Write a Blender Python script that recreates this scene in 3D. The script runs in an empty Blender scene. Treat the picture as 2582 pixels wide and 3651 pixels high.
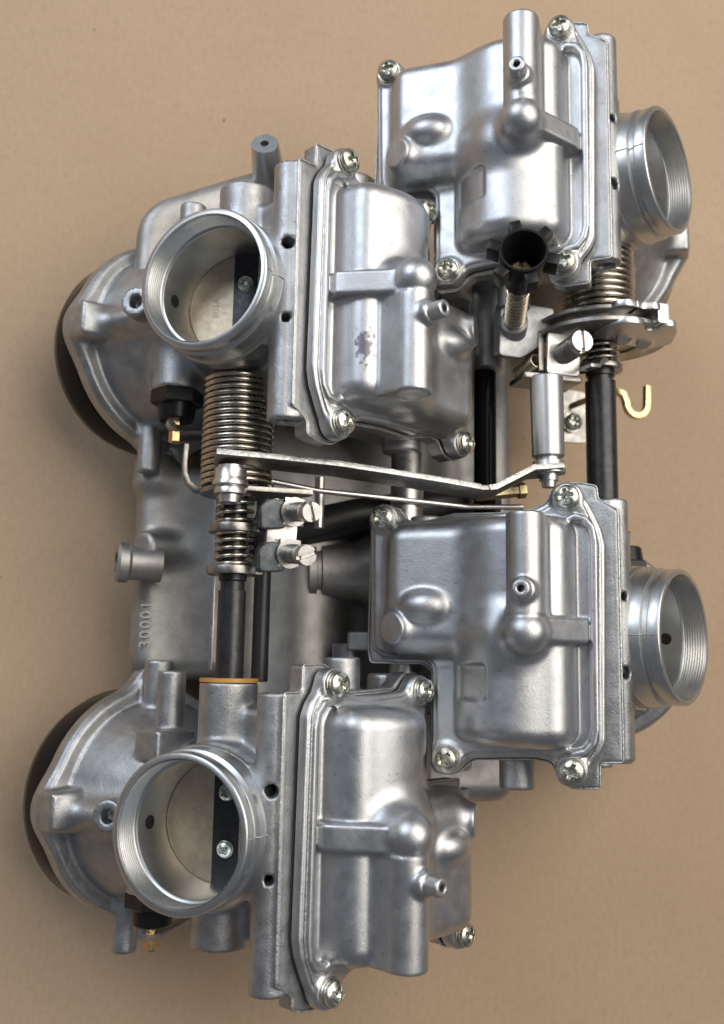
import bpy, bmesh, math, random
import numpy as np
from mathutils import Vector, Matrix
random.seed(4); np.random.seed(4)
S = 0.001            # everything below is written in millimetres
Z0 = 27.0            # height of the rack's drawing origin above the table
sc = bpy.context.scene
col = sc.collection

# ------------------------------------------------------------------ camera
cam = bpy.data.cameras.new('camera'); camo = bpy.data.objects.new('camera', cam); col.objects.link(camo)
RW = ((0.96835918, 0.01668455, 0.24900224), (-0.05363805, 0.98835905, 0.14237049), (-0.24372823, -0.15122177, 0.95798148))
mw = Matrix(RW).transposed().to_4x4()
mw.translation = Vector((-113.046, -71.835, 419.330 + Z0)) * S
camo.matrix_world = mw
cam.sensor_fit = 'VERTICAL'; cam.sensor_height = 36.0
cam.lens = 3457.48 / 3651 * 36.0
cam.shift_x = -4.53 / 3651; cam.shift_y = 24.7 / 3651
cam.clip_start = 0.01; cam.clip_end = 50
cam.dof.use_dof = True; cam.dof.focus_distance = 0.335; cam.dof.aperture_fstop = 11
sc.camera = camo

# ------------------------------------------------------------------ light
world = bpy.data.worlds.new('World'); sc.world = world; world.use_nodes = True
bg = world.node_tree.nodes['Background']
bg.inputs[0].default_value = (0.62, 0.66, 0.74, 1); bg.inputs[1].default_value = 0.20
def area(name, loc, target, sx, sy, power, colr):
    l = bpy.data.lights.new(name, 'AREA'); l.shape = 'RECTANGLE'; l.size = sx; l.size_y = sy
    l.energy = power; l.color = colr
    o = bpy.data.objects.new(name, l); col.objects.link(o); o.location = loc
    o.rotation_euler = (Vector(target) - Vector(loc)).to_track_quat('-Z', 'Y').to_euler()
    return o
area('ceiling_lamp', (0.45, 0.36, 1.20), (0.02, 0.02, 0.05), 1.3, 1.1, 20.5, (1.0, 0.93, 0.83))
area('window_light', (-1.2, 1.15, 1.05), (0, 0, 0.08), 1.1, 0.9, 19.0, (0.82, 0.90, 1.0))
vs = sc.view_settings
vs.view_transform = 'Standard'; vs.look = 'None'; vs.exposure = -0.12; vs.gamma = 1.0; vs.use_curve_mapping = False

# ------------------------------------------------------------------ materials
def mat(name, base, metallic=0.0, rough=0.5, bump=0.0, bscale=2500.0, var=0.0, vscale=120.0, rvar=0.0,
        spots=0.0, sscale=900.0, tint=None, coat=0.0, aniso=None, fine=0.0):
    m = bpy.data.materials.new(name); m.use_nodes = True
    nt = m.node_tree; N = nt.nodes; L = nt.links
    p = N['Principled BSDF']
    p.inputs['Base Color'].default_value = (*base, 1); p.inputs['Metallic'].default_value = metallic
    p.inputs['Roughness'].default_value = rough
    if coat: p.inputs['Coat Weight'].default_value = coat; p.inputs['Coat Roughness'].default_value = 0.1
    tc = N.new('ShaderNodeTexCoord')
    oi = N.new('ShaderNodeObjectInfo')
    off = N.new('ShaderNodeVectorMath'); off.operation = 'ADD'
    vm = N.new('ShaderNodeCombineXYZ')
    L.new(oi.outputs['Random'], vm.inputs[0]); L.new(oi.outputs['Random'], vm.inputs[1])
    L.new(tc.outputs['Object'], off.inputs[0]); L.new(vm.outputs[0], off.inputs[1])
    co = off.outputs[0]
    def noise(scale, det=4.0, ro=0.6):
        n = N.new('ShaderNodeTexNoise'); n.inputs['Scale'].default_value = scale
        n.inputs['Detail'].default_value = det; n.inputs['Roughness'].default_value = ro
        L.new(co, n.inputs['Vector']); return n
    cur = None
    if var or spots:
        mix = N.new('ShaderNodeMix'); mix.data_type = 'RGBA'; mix.blend_type = 'MIX'
        n = noise(vscale, 5, 0.65)
        rr = N.new('ShaderNodeMapRange'); rr.inputs['From Min'].default_value = 0.35; rr.inputs['From Max'].default_value = 0.65
        L.new(n.outputs['Fac'], rr.inputs['Value']); L.new(rr.outputs[0], mix.inputs['Factor'])
        t = tint or (1, 1, 1)
        mix.inputs['A'].default_value = (*[b * (1 - var) for b in base], 1)
        mix.inputs['B'].default_value = (*[min(1, b * (1 + var) * q) for b, q in zip(base, t)], 1)
        cur = mix.outputs['Result']
        if spots:
            v = noise(sscale, 2, 0.5)
            r2 = N.new('ShaderNodeMapRange'); r2.inputs['From Min'].default_value = 0.665; r2.inputs['From Max'].default_value = 0.73
            r2.inputs['To Max'].default_value = spots
            L.new(v.outputs['Fac'], r2.inputs['Value'])
            m2 = N.new('ShaderNodeMix'); m2.data_type = 'RGBA'
            L.new(r2.outputs[0], m2.inputs['Factor']); L.new(cur, m2.inputs['A'])
            m2.inputs['B'].default_value = (*[b * 0.22 for b in base], 1)
            cur = m2.outputs['Result']
        L.new(cur, p.inputs['Base Color'])
    if rvar:
        n = noise(vscale * 1.7, 4, 0.6)
        rr = N.new('ShaderNodeMapRange'); rr.inputs['From Min'].default_value = 0.3; rr.inputs['From Max'].default_value = 0.7
        rr.inputs['To Min'].default_value = max(0.03, rough - rvar); rr.inputs['To Max'].default_value = min(1, rough + rvar)
        L.new(n.outputs['Fac'], rr.inputs['Value']); L.new(rr.outputs[0], p.inputs['Roughness'])
    if bump:
        n = noise(bscale, 3, 0.6)
        b = N.new('ShaderNodeBump'); b.inputs['Strength'].default_value = bump; b.inputs['Distance'].default_value = 0.0003
        L.new(n.outputs['Fac'], b.inputs['Height'])
        last = b
        if fine:
            n2 = noise(bscale * 0.12, 3, 0.5)
            b2 = N.new('ShaderNodeBump'); b2.inputs['Strength'].default_value = fine; b2.inputs['Distance'].default_value = 0.001
            L.new(n2.outputs['Fac'], b2.inputs['Height']); L.new(b.outputs[0], b2.inputs['Normal']); last = b2
        L.new(last.outputs[0], p.inputs['Normal'])
    return m
M = {}
M['bowl'] = mat('cast_aluminium_bowl', (0.51, 0.52, 0.54), 1.0, 0.42, 0.26, 2300, 0.07, 110, 0.06, 0.45, 850, fine=0.05)
M['body'] = mat('cast_aluminium_body', (0.43, 0.438, 0.45), 1.0, 0.46, 0.42, 1700, 0.13, 130, 0.08, 0.5, 900, fine=0.12)
M['mach'] = mat('machined_aluminium', (0.57, 0.585, 0.59), 1.0, 0.37, 0.06, 3000, 0.05, 300, 0.03)
M['plate'] = mat('brushed_brass_tint_plate', (0.58, 0.49, 0.37), 1.0, 0.42, 0.12, 2500, 0.10, 260, 0.06, 0.3, 1200)
M['zinc'] = mat('zinc_plated_steel', (0.62, 0.63, 0.595), 1.0, 0.25, 0.05, 2500, 0.10, 500, 0.08, tint=(1, 1.0, 0.94))
M['zinc2'] = mat('tarnished_zinc', (0.50, 0.50, 0.44), 1.0, 0.34, 0.12, 2500, 0.2, 500, 0.10, 0.4, 1200)
M['steel'] = mat('bright_steel', (0.58, 0.57, 0.555), 1.0, 0.33, 0.10, 2500, 0.08, 300, 0.08)
M['dsteel'] = mat('dull_steel', (0.33, 0.315, 0.30), 1.0, 0.36, 0.15, 2500, 0.18, 300, 0.10)
M['spring'] = mat('spring_steel', (0.50, 0.455, 0.39), 1.0, 0.27, 0.05, 2500, 0.15, 400, 0.08)
M['gspring'] = mat('gold_spring_steel', (0.52, 0.455, 0.34), 1.0, 0.28, 0.05, 2500, 0.12, 400, 0.05)
M['oxide'] = mat('black_oxide_steel', (0.045, 0.045, 0.048), 0.6, 0.33, 0.08, 2500, 0.2, 300, 0.08)
M['tool'] = mat('blued_steel', (0.085, 0.095, 0.105), 0.7, 0.42, 0.15, 2500, 0.25, 500, 0.10)
M['cover'] = mat('gloss_black_cover', (0.008, 0.008, 0.009), 0.0, 0.12)
M['cover'].node_tree.nodes['Principled BSDF'].inputs['Specular IOR Level'].default_value = 0.04
M['plastic'] = mat('black_plastic', (0.012, 0.012, 0.013), 0.0, 0.30, 0.10, 1800)
M['plastic'].node_tree.nodes['Principled BSDF'].inputs['Specular IOR Level'].default_value = 0.25
M['rubber'] = mat('black_rubber', (0.014, 0.014, 0.015), 0.0, 0.42, 0.10, 1500)
M['hole_shade'] = mat('painted_hole_dark', (0.008, 0.008, 0.008), 0.0, 0.8)  # flat black that paints the shade inside an uncut opening
M['brass'] = mat('brass', (0.52, 0.38, 0.20), 1.0, 0.27, 0.05, 2500, 0.15, 400, 0.08)
M['gold'] = mat('yellow_zinc', (0.58, 0.49, 0.27), 1.0, 0.33, 0.08, 2500, 0.15, 300, 0.08)
M['orange'] = mat('amber_seal', (0.52, 0.27, 0.07), 0.0, 0.4)
M['plenum'] = mat('grey_cast_plenum', (0.40, 0.392, 0.38), 1.0, 0.52, 0.35, 1800, 0.14, 90, 0.06, 0.3, 1100)
M['mark'] = mat('stamped_mark', (0.47, 0.395, 0.295), 1.0, 0.5)
M['cutedge'] = mat('cut_steel_edge', (0.60, 0.60, 0.585), 1.0, 0.45, 0.9, 900, 0.2, 500, 0.15)
M['gasket'] = mat('gasket', (0.02, 0.02, 0.02), 0.0, 0.7)

def stained(src, name, cen, rad):
    m = src.copy(); m.name = name; N = m.node_tree.nodes; L = m.node_tree.links; p = N['Principled BSDF']
    tc = N.new('ShaderNodeTexCoord')
    a = N.new('ShaderNodeVectorMath'); a.operation = 'SUBTRACT'; a.inputs[1].default_value = [c * S for c in cen]
    L.new(tc.outputs['Object'], a.inputs[0])
    d = N.new('ShaderNodeVectorMath'); d.operation = 'DIVIDE'; d.inputs[1].default_value = [r * S for r in rad]
    L.new(a.outputs[0], d.inputs[0])
    ln = N.new('ShaderNodeVectorMath'); ln.operation = 'LENGTH'; L.new(d.outputs[0], ln.inputs[0])
    n = N.new('ShaderNodeTexNoise'); n.inputs['Scale'].default_value = 420; n.inputs['Detail'].default_value = 4
    L.new(tc.outputs['Object'], n.inputs['Vector'])
    ad = N.new('ShaderNodeMath'); ad.operation = 'MULTIPLY_ADD'; ad.inputs[1].default_value = 2.6; L.new(n.outputs['Fac'], ad.inputs[0]); L.new(ln.outputs['Value'], ad.inputs[2])
    mr = N.new('ShaderNodeMapRange'); mr.inputs['From Min'].default_value = 2.35; mr.inputs['From Max'].default_value = 2.0; mr.inputs['To Max'].default_value = 0.7
    L.new(ad.outputs[0], mr.inputs['Value'])
    old = p.inputs['Base Color'].links[0].from_socket
    mx = N.new('ShaderNodeMix'); mx.data_type = 'RGBA'; L.new(mr.outputs[0], mx.inputs['Factor']); L.new(old, mx.inputs['A'])
    mx.inputs['B'].default_value = (0.035, 0.03, 0.045, 1)
    L.new(mx.outputs['Result'], p.inputs['Base Color'])
    return m
M['bowl_stain'] = stained(M['bowl'], 'cast_aluminium_bowl_stained', (-36.4, 39.6, -22.5), (9.0, 2.4, 6.6))
def paper_material():
    m = bpy.data.materials.new('kraft_paper'); m.use_nodes = True
    nt = m.node_tree; N = nt.nodes; L = nt.links; p = N['Principled BSDF']
    p.inputs['Roughness'].default_value = 0.72; p.inputs['Specular IOR Level'].default_value = 0.25
    tc = N.new('ShaderNodeTexCoord')
    def noise(scale, det, ro, sx=1, sy=1):
        mp = N.new('ShaderNodeMapping'); mp.inputs['Scale'].default_value = (sx, sy, 1)
        L.new(tc.outputs['Object'], mp.inputs['Vector'])
        n = N.new('ShaderNodeTexNoise'); n.inputs['Scale'].default_value = scale; n.inputs['Detail'].default_value = det
        n.inputs['Roughness'].default_value = ro; L.new(mp.outputs[0], n.inputs['Vector']); return n
    def mixc(f, a, b, lo, hi, amt=1.0):
        r = N.new('ShaderNodeMapRange'); r.inputs['From Min'].default_value = lo; r.inputs['From Max'].default_value = hi
        r.inputs['To Max'].default_value = amt
        L.new(f.outputs['Fac'], r.inputs['Value'])
        x = N.new('ShaderNodeMix'); x.data_type = 'RGBA'; L.new(r.outputs[0], x.inputs['Factor'])
        if isinstance(a, tuple): x.inputs['A'].default_value = (*a, 1)
        else: L.new(a, x.inputs['A'])
        x.inputs['B'].default_value = (*b, 1)
        return x.outputs['Result']
    c = mixc(noise(9, 4, 0.55), (0.430, 0.312, 0.212), (0.462, 0.338, 0.232), 0.35, 0.65)
    c = mixc(noise(420, 5, 0.7, 1, 0.55), c, (0.36, 0.262, 0.17), 0.46, 0.70, 0.55)
    c = mixc(noise(300, 3, 0.6, 1, 0.6), c, (0.53, 0.40, 0.29), 0.62, 0.76, 0.35)
    c = mixc(noise(170, 1, 0.4, 1, 0.6), c, (0.10, 0.06, 0.035), 0.80, 0.83, 0.75)
    L.new(c, p.inputs['Base Color'])
    b = N.new('ShaderNodeBump'); b.inputs['Strength'].default_value = 0.25; b.inputs['Distance'].default_value = 0.0005
    L.new(noise(900, 4, 0.6, 1, 0.5).outputs['Fac'], b.inputs['Height'])
    b2 = N.new('ShaderNodeBump'); b2.inputs['Strength'].default_value = 0.25; b2.inputs['Distance'].default_value = 0.003
    L.new(noise(14, 2, 0.5).outputs['Fac'], b2.inputs['Height']); L.new(b.outputs[0], b2.inputs['Normal'])
    L.new(b2.outputs[0], p.inputs['Normal'])
    return m
M['paper'] = paper_material()

# ------------------------------------------------------------------ mesh helpers
def mesh_from(name, V, F, smooth=True, sharp=None):
    me = bpy.data.meshes.new(name)
    V = np.asarray(V, dtype=np.float64) * S
    me.from_pydata(V.tolist(), [], [list(map(int, f)) for f in F])
    me.validate(); me.update()
    if smooth:
        me.shade_smooth()
        if sharp is not None: me.set_sharp_from_angle(angle=math.radians(sharp))
    return me
def fast_mesh(name, V, Q):
    V = np.asarray(V, np.float32) * S; Q = np.asarray(Q, np.int32)
    me = bpy.data.meshes.new(name)
    me.vertices.add(len(V)); me.vertices.foreach_set('co', V.ravel())
    me.loops.add(Q.size); me.loops.foreach_set('vertex_index', Q.ravel())
    me.polygons.add(len(Q)); me.polygons.foreach_set('loop_start', np.arange(0, Q.size, 4, dtype=np.int32))
    me.update(calc_edges=True); me.validate()
    me.shade_smooth()
    return me
def put(name, me, m, parent, mtx=None, label=None):
    o = bpy.data.objects.new(name, me); col.objects.link(o)
    if m is not None and not me.materials: me.materials.append(m)
    o.parent = parent
    if mtx is not None: o.matrix_local = mtx
    if label: o['label'] = label
    return o
def frame(axis, up=(0, 0, 1)):
    a = Vector(axis).normalized(); u = Vector(up)
    if abs(a.dot(u)) > 0.95: u = Vector((1, 0, 0))
    x = u.cross(a).normalized(); y = a.cross(x)
    return x, y, a
def at(loc, axis=(0, 0, 1), roll=0.0, up=(0, 0, 1)):
    """matrix that puts a template (axis z, millimetres) at loc, pointing along axis"""
    x, y, a = frame(axis, up)
    m = Matrix((x, y, a)).transposed().to_4x4() @ Matrix.Rotation(roll, 4, 'Z')
    m.translation = Vector(loc) * S
    return m
def W(x, y, z): return (x, y, z + Z0)
class B:
    """collects geometry (mm) for one mesh"""
    def __init__(s): s.V = []; s.F = []
    def add(s, V, F):
        n = len(s.V); s.V += [tuple(v) for v in V]; s.F += [[i + n for i in f] for f in F]; return s
    def lathe(s, prof, o=(0, 0, 0), axis=(0, 0, 1), n=48, close=False, caps=True):
        x, y, a = frame(axis); o = Vector(o); V = []; F = []
        for h, r in prof:
            for i in range(n):
                t = 2 * math.pi * i / n
                V.append(o + a * h + (x * math.cos(t) + y * math.sin(t)) * r)
        k = len(prof)
        for j in range(k - 1 if not close else k):
            j2 = (j + 1) % k
            for i in range(n):
                i2 = (i + 1) % n
                F.append([j * n + i, j * n + i2, j2 * n + i2, j2 * n + i])
        if not close and caps:
            if prof[0][1] > 1e-6: F.append([i for i in range(n)][::-1])
            if prof[-1][1] > 1e-6: F.append([(k - 1) * n + i for i in range(n)])
        return s.add(V, F)
    def cyl(s, p0, p1, r, ch=0.4, n=40, r1=None):
        p0 = Vector(p0); p1 = Vector(p1); L = (p1 - p0).length; r1 = r if r1 is None else r1
        return s.lathe([(0, r - ch), (ch, r), (L - ch, r1), (L, r1 - ch)], p0, p1 - p0, n)
    def tube(s, pts, r, n=12, caps=True):
        P = [Vector(p) for p in pts]; V = []; F = []
        t = (P[1] - P[0]).normalized(); x, y, _ = frame(t)
        rr = r if hasattr(r, '__len__') else [r] * len(P)
        for k, p in enumerate(P):
            tn = (P[min(k + 1, len(P) - 1)] - P[max(k - 1, 0)]).normalized()
            x = (x - tn * x.dot(tn)).normalized(); y = tn.cross(x)
            for i in range(n):
                a = 2 * math.pi * i / n; V.append(p + (x * math.cos(a) + y * math.sin(a)) * rr[k])
        for k in range(len(P) - 1):
            for i in range(n):
                i2 = (i + 1) % n; F.append([k * n + i, k * n + i2, (k + 1) * n + i2, (k + 1) * n + i])
        if caps:
            F.append([i for i in range(n)][::-1]); F.append([(len(P) - 1) * n + i for i in range(n)])
        return s.add(V, F)
    def helix(s, o, axis, r, L, turns, wire, n=9, seg=28, ends=0.6, phase=0.0):
        x, y, a = frame(axis); o = Vector(o); pts = []
        N = int(turns * seg)
        for i in range(N + 1):
            u = i / N; t = turns * u
            pitch = L
            h = u
            e = ends / turns
            if u < e: h = 0.5 * u * u / e
            elif u > 1 - e: h = 1 - e - 0.5 * (1 - u) ** 2 / e + 0.0
            else: h = u - e / 2
            h = h / (1 - e)
            th = 2 * math.pi * t + phase
            pts.append(o + a * (h * L) + (x * math.cos(th) + y * math.sin(th)) * r)
        return s.tube(pts, wire, n)
    def done(s, name, sharp=35): return mesh_from(name, s.V, s.F, True, sharp)
def prism(poly, t, o, ux, uy, bevel=0.4, name='plate', holes=(), seg=2):
    """polygon in the plane (ux,uy) at o, extruded by t along ux x uy, edges bevelled"""
    ux = Vector(ux).normalized(); uy = Vector(uy); uy = (uy - ux * uy.dot(ux)).normalized(); n = ux.cross(uy); o = Vector(o)
    bm = bmesh.new()
    vs_ = [bm.verts.new((o + ux * p[0] + uy * p[1]) * S) for p in poly]
    f = bm.faces.new(vs_)
    if f.normal.length == 0: f.normal_update()
    r = bmesh.ops.extrude_face_region(bm, geom=[f])
    bmesh.ops.translate(bm, verts=[v for v in r['geom'] if isinstance(v, bmesh.types.BMVert)], vec=n * t * S)
    bmesh.ops.recalc_face_normals(bm, faces=bm.faces[:])
    if bevel:
        es = [e for e in bm.edges if e.calc_face_angle(0) > 0.6]
        bmesh.ops.bevel(bm, geom=es, offset=bevel * S, segments=seg, profile=0.6, affect='EDGES', clamp_overlap=True)
    me = bpy.data.meshes.new(name); bm.to_mesh(me); bm.free()
    me.shade_smooth(); me.set_sharp_from_angle(angle=math.radians(40))
    return me
def arc(cx, cy, r, a0, a1, n=10):
    return [(cx + r * math.cos(math.radians(a0 + (a1 - a0) * i / n)), cy + r * math.sin(math.radians(a0 + (a1 - a0) * i / n))) for i in range(n + 1)]
def strip(path, w, t, wide, name, bevel=0.25):
    """flat bar: thickness t across the path, width w along the vector wide"""
    P = [Vector(p) for p in path]; wd = Vector(wide).normalized(); V = []; F = []
    bm = bmesh.new(); rings = []
    for k, p in enumerate(P):
        d1 = (P[k] - P[k - 1]).normalized() if k else (P[1] - P[0]).normalized()
        d2 = (P[k + 1] - P[k]).normalized() if k < len(P) - 1 else d1
        n1 = d1.cross(wd).normalized(); n2 = d2.cross(wd).normalized(); nn = (n1 + n2).normalized()
        sc_ = 1 / max(0.4, nn.dot(n1))
        q = nn * (t / 2 * sc_); h = wd * (w / 2)
        rings.append([bm.verts.new((p + s1 * q + s2 * h) * S) for s1, s2 in ((1, 1), (1, -1), (-1, -1), (-1, 1))])
    for a, b in zip(rings[:-1], rings[1:]):
        for i in range(4):
            bm.faces.new((a[i], a[(i + 1) % 4], b[(i + 1) % 4], b[i]))
    bm.faces.new(rings[0][::-1]); bm.faces.new(rings[-1])
    bmesh.ops.recalc_face_normals(bm, faces=bm.faces[:])
    if bevel:
        es = [e for e in bm.edges if e.calc_face_angle(0) > 1.0]
        bmesh.ops.bevel(bm, geom=es, offset=bevel * S, segments=2, profile=0.6, affect='EDGES', clamp_overlap=True)
    me = bpy.data.meshes.new(name); bm.to_mesh(me); bm.free()
    me.shade_smooth(); me.set_sharp_from_angle(angle=math.radians(40))
    return me

# ------------------------------------------------------------------ signed distance fields -> cast shapes
f32 = np.float32
def smin(a, b, k):
    h = np.maximum(k - np.abs(a - b), 0) / k
    return np.minimum(a, b) - h * h * k * 0.25
def smax(a, b, k): return -smin(-a, -b, k)
def rnd2(d0, d1, r):
    q0 = d0 + r; q1 = d1 + r
    return np.minimum(np.maximum(q0, q1), 0) + np.sqrt(np.maximum(q0, 0) ** 2 + np.maximum(q1, 0) ** 2) - r
def sbox(X, Y, Z, c, h, r):
    qx = np.abs(X - c[0]) - (h[0] - r); qy = np.abs(Y - c[1]) - (h[1] - r); qz = np.abs(Z - c[2]) - (h[2] - r)
    return np.minimum(np.maximum(qx, np.maximum(qy, qz)), 0) + np.sqrt(np.maximum(qx, 0) ** 2 + np.maximum(qy, 0) ** 2 + np.maximum(qz, 0) ** 2) - r
def rcyl(X, Y, Z, p0, p1, r, rd=0.5, r1=None):
    p0 = np.array(p0, float); p1 = np.array(p1, float); u = p1 - p0; L = np.linalg.norm(u); u /= L
    dx = X - p0[0]; dy = Y - p0[1]; dz = Z - p0[2]
    h = dx * u[0] + dy * u[1] + dz * u[2]
    rad = np.sqrt(np.maximum(dx * dx + dy * dy + dz * dz - h * h, 1e-9))
    if r1 is not None: r = r + (r1 - r) * np.clip(h / L, 0, 1)
    return rnd2(rad - r, np.abs(h - L / 2) - L / 2, rd)
def sph(X, Y, Z, c, r): return np.sqrt((X - c[0]) ** 2 + (Y - c[1]) ** 2 + (Z - c[2]) ** 2) - r
def ell(X, Y, Z, c, r):
    k = np.sqrt(((X - c[0]) / r[0]) ** 2 + ((Y - c[1]) / r[1]) ** 2 + ((Z - c[2]) / r[2]) ** 2)
    return (k - 1) * min(r)
def poly2(X, Y, P):
    d = None; sgn = None
    n = len(P)
    for i in range(n):
        ax, ay = P[i]; bx, by = P[i - 1]
        ex, ey = bx - ax, by - ay; wx = X - ax; wy = Y - ay
        t = np.clip((wx * ex + wy * ey) / (ex * ex + ey * ey + 1e-9), 0, 1)
        q = (wx - ex * t) ** 2 + (wy - ey * t) ** 2
        c1 = Y >= ay; c2 = Y < by; c3 = ex * wy > ey * wx
        fl = (c1 & c2 & c3) | (~c1 & ~c2 & ~c3)
        d = q if d is None else np.minimum(d, q)
        sgn = np.where(fl, -1, 1) if sgn is None else sgn * np.where(fl, -1, 1)
    return sgn * np.sqrt(d)
def line2(X, Y, P):
    d = None
    for (ax, ay), (bx, by) in zip(P[:-1], P[1:]):
        ex, ey = bx - ax, by - ay; wx = X - ax; wy = Y - ay
        t = np.clip((wx * ex + wy * ey) / (ex * ex + ey * ey + 1e-9), 0, 1)
        q = (wx - ex * t) ** 2 + (wy - ey * t) ** 2
        d = q if d is None else np.minimum(d, q)
    return np.sqrt(d)
def round_poly(P, r=2.0, n=4):
    out = []
    for i in range(len(P)):
        p0 = np.array(P[i - 1], float); p1 = np.array(P[i], float); p2 = np.array(P[(i + 1) % len(P)], float)
        a = p0 - p1; b = p2 - p1; la = np.linalg.norm(a); lb = np.linalg.norm(b)
        rr = min(r, la * 0.45, lb * 0.45); s = p1 + a / la * rr; e = p1 + b / lb * rr
        for k in range(n + 1):
            t = k / n; out.append(tuple((1 - t) ** 2 * s + 2 * t * (1 - t) * p1 + t * t * e))
    return out
def sdf_mesh(name, f, lo, hi, res, newton=2):
    """f(a,b,c) in mm; mesh is written in right-handed (a,b,-c) coordinates by surface nets"""
    ax = [np.arange(lo[i], hi[i] + res, res, dtype=f32) for i in range(3)]
    X = ax[0][:, None, None]; Y = ax[1][None, :, None]; Zz = ax[2][None, None, :]
    n = [len(a) for a in ax]
    V = np.broadcast_to(f(X, Y, Zz), n).astype(f32)
    ins = V < 0
    cs = np.zeros([k - 1 for k in n], np.uint8)
    for i in (0, 1):
        for j in (0, 1):
            for k in (0, 1):
                cs += ins[i:n[0] - 1 + i, j:n[1] - 1 + j, k:n[2] - 1 + k]
    act = (cs > 0) & (cs < 8)
    I = np.argwhere(act); idx = np.full(act.shape, -1, np.int32); idx[act] = np.arange(len(I))
    acc = np.zeros((len(I), 3)); cnt = np.zeros(len(I))
    for axis in range(3):
        o1, o2 = [k for k in range(3) if k != axis]
        for a in (0, 1):
            for b in (0, 1):
                c0 = I.copy(); c0[:, o1] += a; c0[:, o2] += b
                c1 = c0.copy(); c1[:, axis] += 1
                v0 = V[c0[:, 0], c0[:, 1], c0[:, 2]].astype(float); v1 = V[c1[:, 0], c1[:, 1], c1[:, 2]].astype(float)
                m = (v0 < 0) != (v1 < 0)
                t = np.where(m, v0 / np.where(m, v0 - v1, 1), 0)
                P = c0.astype(float); P[:, axis] += t
                acc[m] += P[m]; cnt[m] += 1
    P = acc / cnt[:, None] * res + np.array(lo)[None]
    quads = []
    for axis in range(3):
        o1, o2 = [(1, 2), (2, 0), (0, 1)][axis]
        sl0 = [slice(None)] * 3; sl1 = [slice(None)] * 3
        sl0[axis] = slice(0, n[axis] - 1); sl1[axis] = slice(1, n[axis])
        a0 = ins[tuple(sl0)]; a1 = ins[tuple(sl1)]
        E = np.argwhere(a0 != a1)
        E = E[(E[:, o1] > 0) & (E[:, o2] > 0) & (E[:, o1] < n[o1] - 1) & (E[:, o2] < n[o2] - 1)]
        flip = a0[E[:, 0], E[:, 1], E[:, 2]]
        def cell(d1, d2):
            c = E.copy(); c[:, o1] -= d1; c[:, o2] -= d2
            return idx[c[:, 0], c[:, 1], c[:, 2]]
        q = np.stack([cell(1, 1), cell(0, 1), cell(0, 0), cell(1, 0)], 1)
        q[~flip] = q[~flip][:, ::-1]
        quads.append(q)
    Q = np.concatenate(quads)
    Q = Q[(Q >= 0).all(1)]
    for _ in range(newton):
        e = res * 0.25
        x, y, z = P[:, 0], P[:, 1], P[:, 2]
        v = f(x, y, z)
        g = np.stack([f(x + e, y, z) - v, f(x, y + e, z) - v, f(x, y, z + e) - v], 1) / e
        st = v[:, None] * g / np.maximum((g * g).sum(1), 0.2)[:, None]
        ln = np.linalg.norm(st, axis=1, keepdims=True)
        P = P - st * np.minimum(1, res * 0.4 / np.maximum(ln, 1e-9))
    P[:, 2] *= -1
    return fast_mesh(name, P, Q[:, ::-1])

# ------------------------------------------------------------------ the table
def table():
    n = 120; R = 1.6
    V = []; F = []
    for i in range(n + 1):
        for j in range(n + 1):
            x = -R + 2 * R * i / n; y = -R + 2 * R * j / n
            V.append((x * 1000, y * 1000, 0.0))
    for i in range(n):
        for j in range(n):
            F.append([i * (n + 1) + j, (i + 1) * (n + 1) + j, (i + 1) * (n + 1) + j + 1, i * (n + 1) + j + 1])
    o = put('kraft_paper_surface', mesh_from('kraft_paper_surface', V, F), M['paper'], None)
    o['kind'] = 'structure'
    return o
table()

# ------------------------------------------------------------------ the rack
rack = bpy.data.objects.new('carburetor_rack', None); col.objects.link(rack)
rack.empty_display_size = 0.05
rack['label'] = 'rack of four silver carburetors with springs and linkage lying on brown paper'
rack['category'] = 'carburetor rack'

ca, sa = 0.8414, 0.5404
POSE = {
 'upper left':  ((-90.11, 58.84, 100.0), (-ca, 0, sa), (sa, 0, ca), (0, 1, 0)),
 'lower left':  ((-90.11, -124.38, 100.0), (-ca, 0, sa), (sa, 0, ca), (0, 1, 0)),
 'upper right': ((90.11, 124.38, 101.96), (ca, 0, sa), (-sa, 0, ca), (0, -1, 0)),
 'lower right': ((90.11, -58.84, 101.96), (ca, 0, sa), (-sa, 0, ca), (0, -1, 0)),
}
CM = {}
for k, (o, a, b, d) in POSE.items():
    m = Matrix((a, b, d)).transposed().to_4x4(); m.translation = Vector(W(*o)) * S; CM[k] = m
PH = math.radians(20.0); TA = np.array([math.cos(PH), math.sin(PH), 0]); TB = np.array([-math.sin(PH), math.cos(PH), 0])
SH = (-29.4, -13.3)          # throttle shaft in (a,b)
def T(A, Bq, c=0.0): return tuple(TA * A + TB * Bq + np.array([0, 0, c]))

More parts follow.
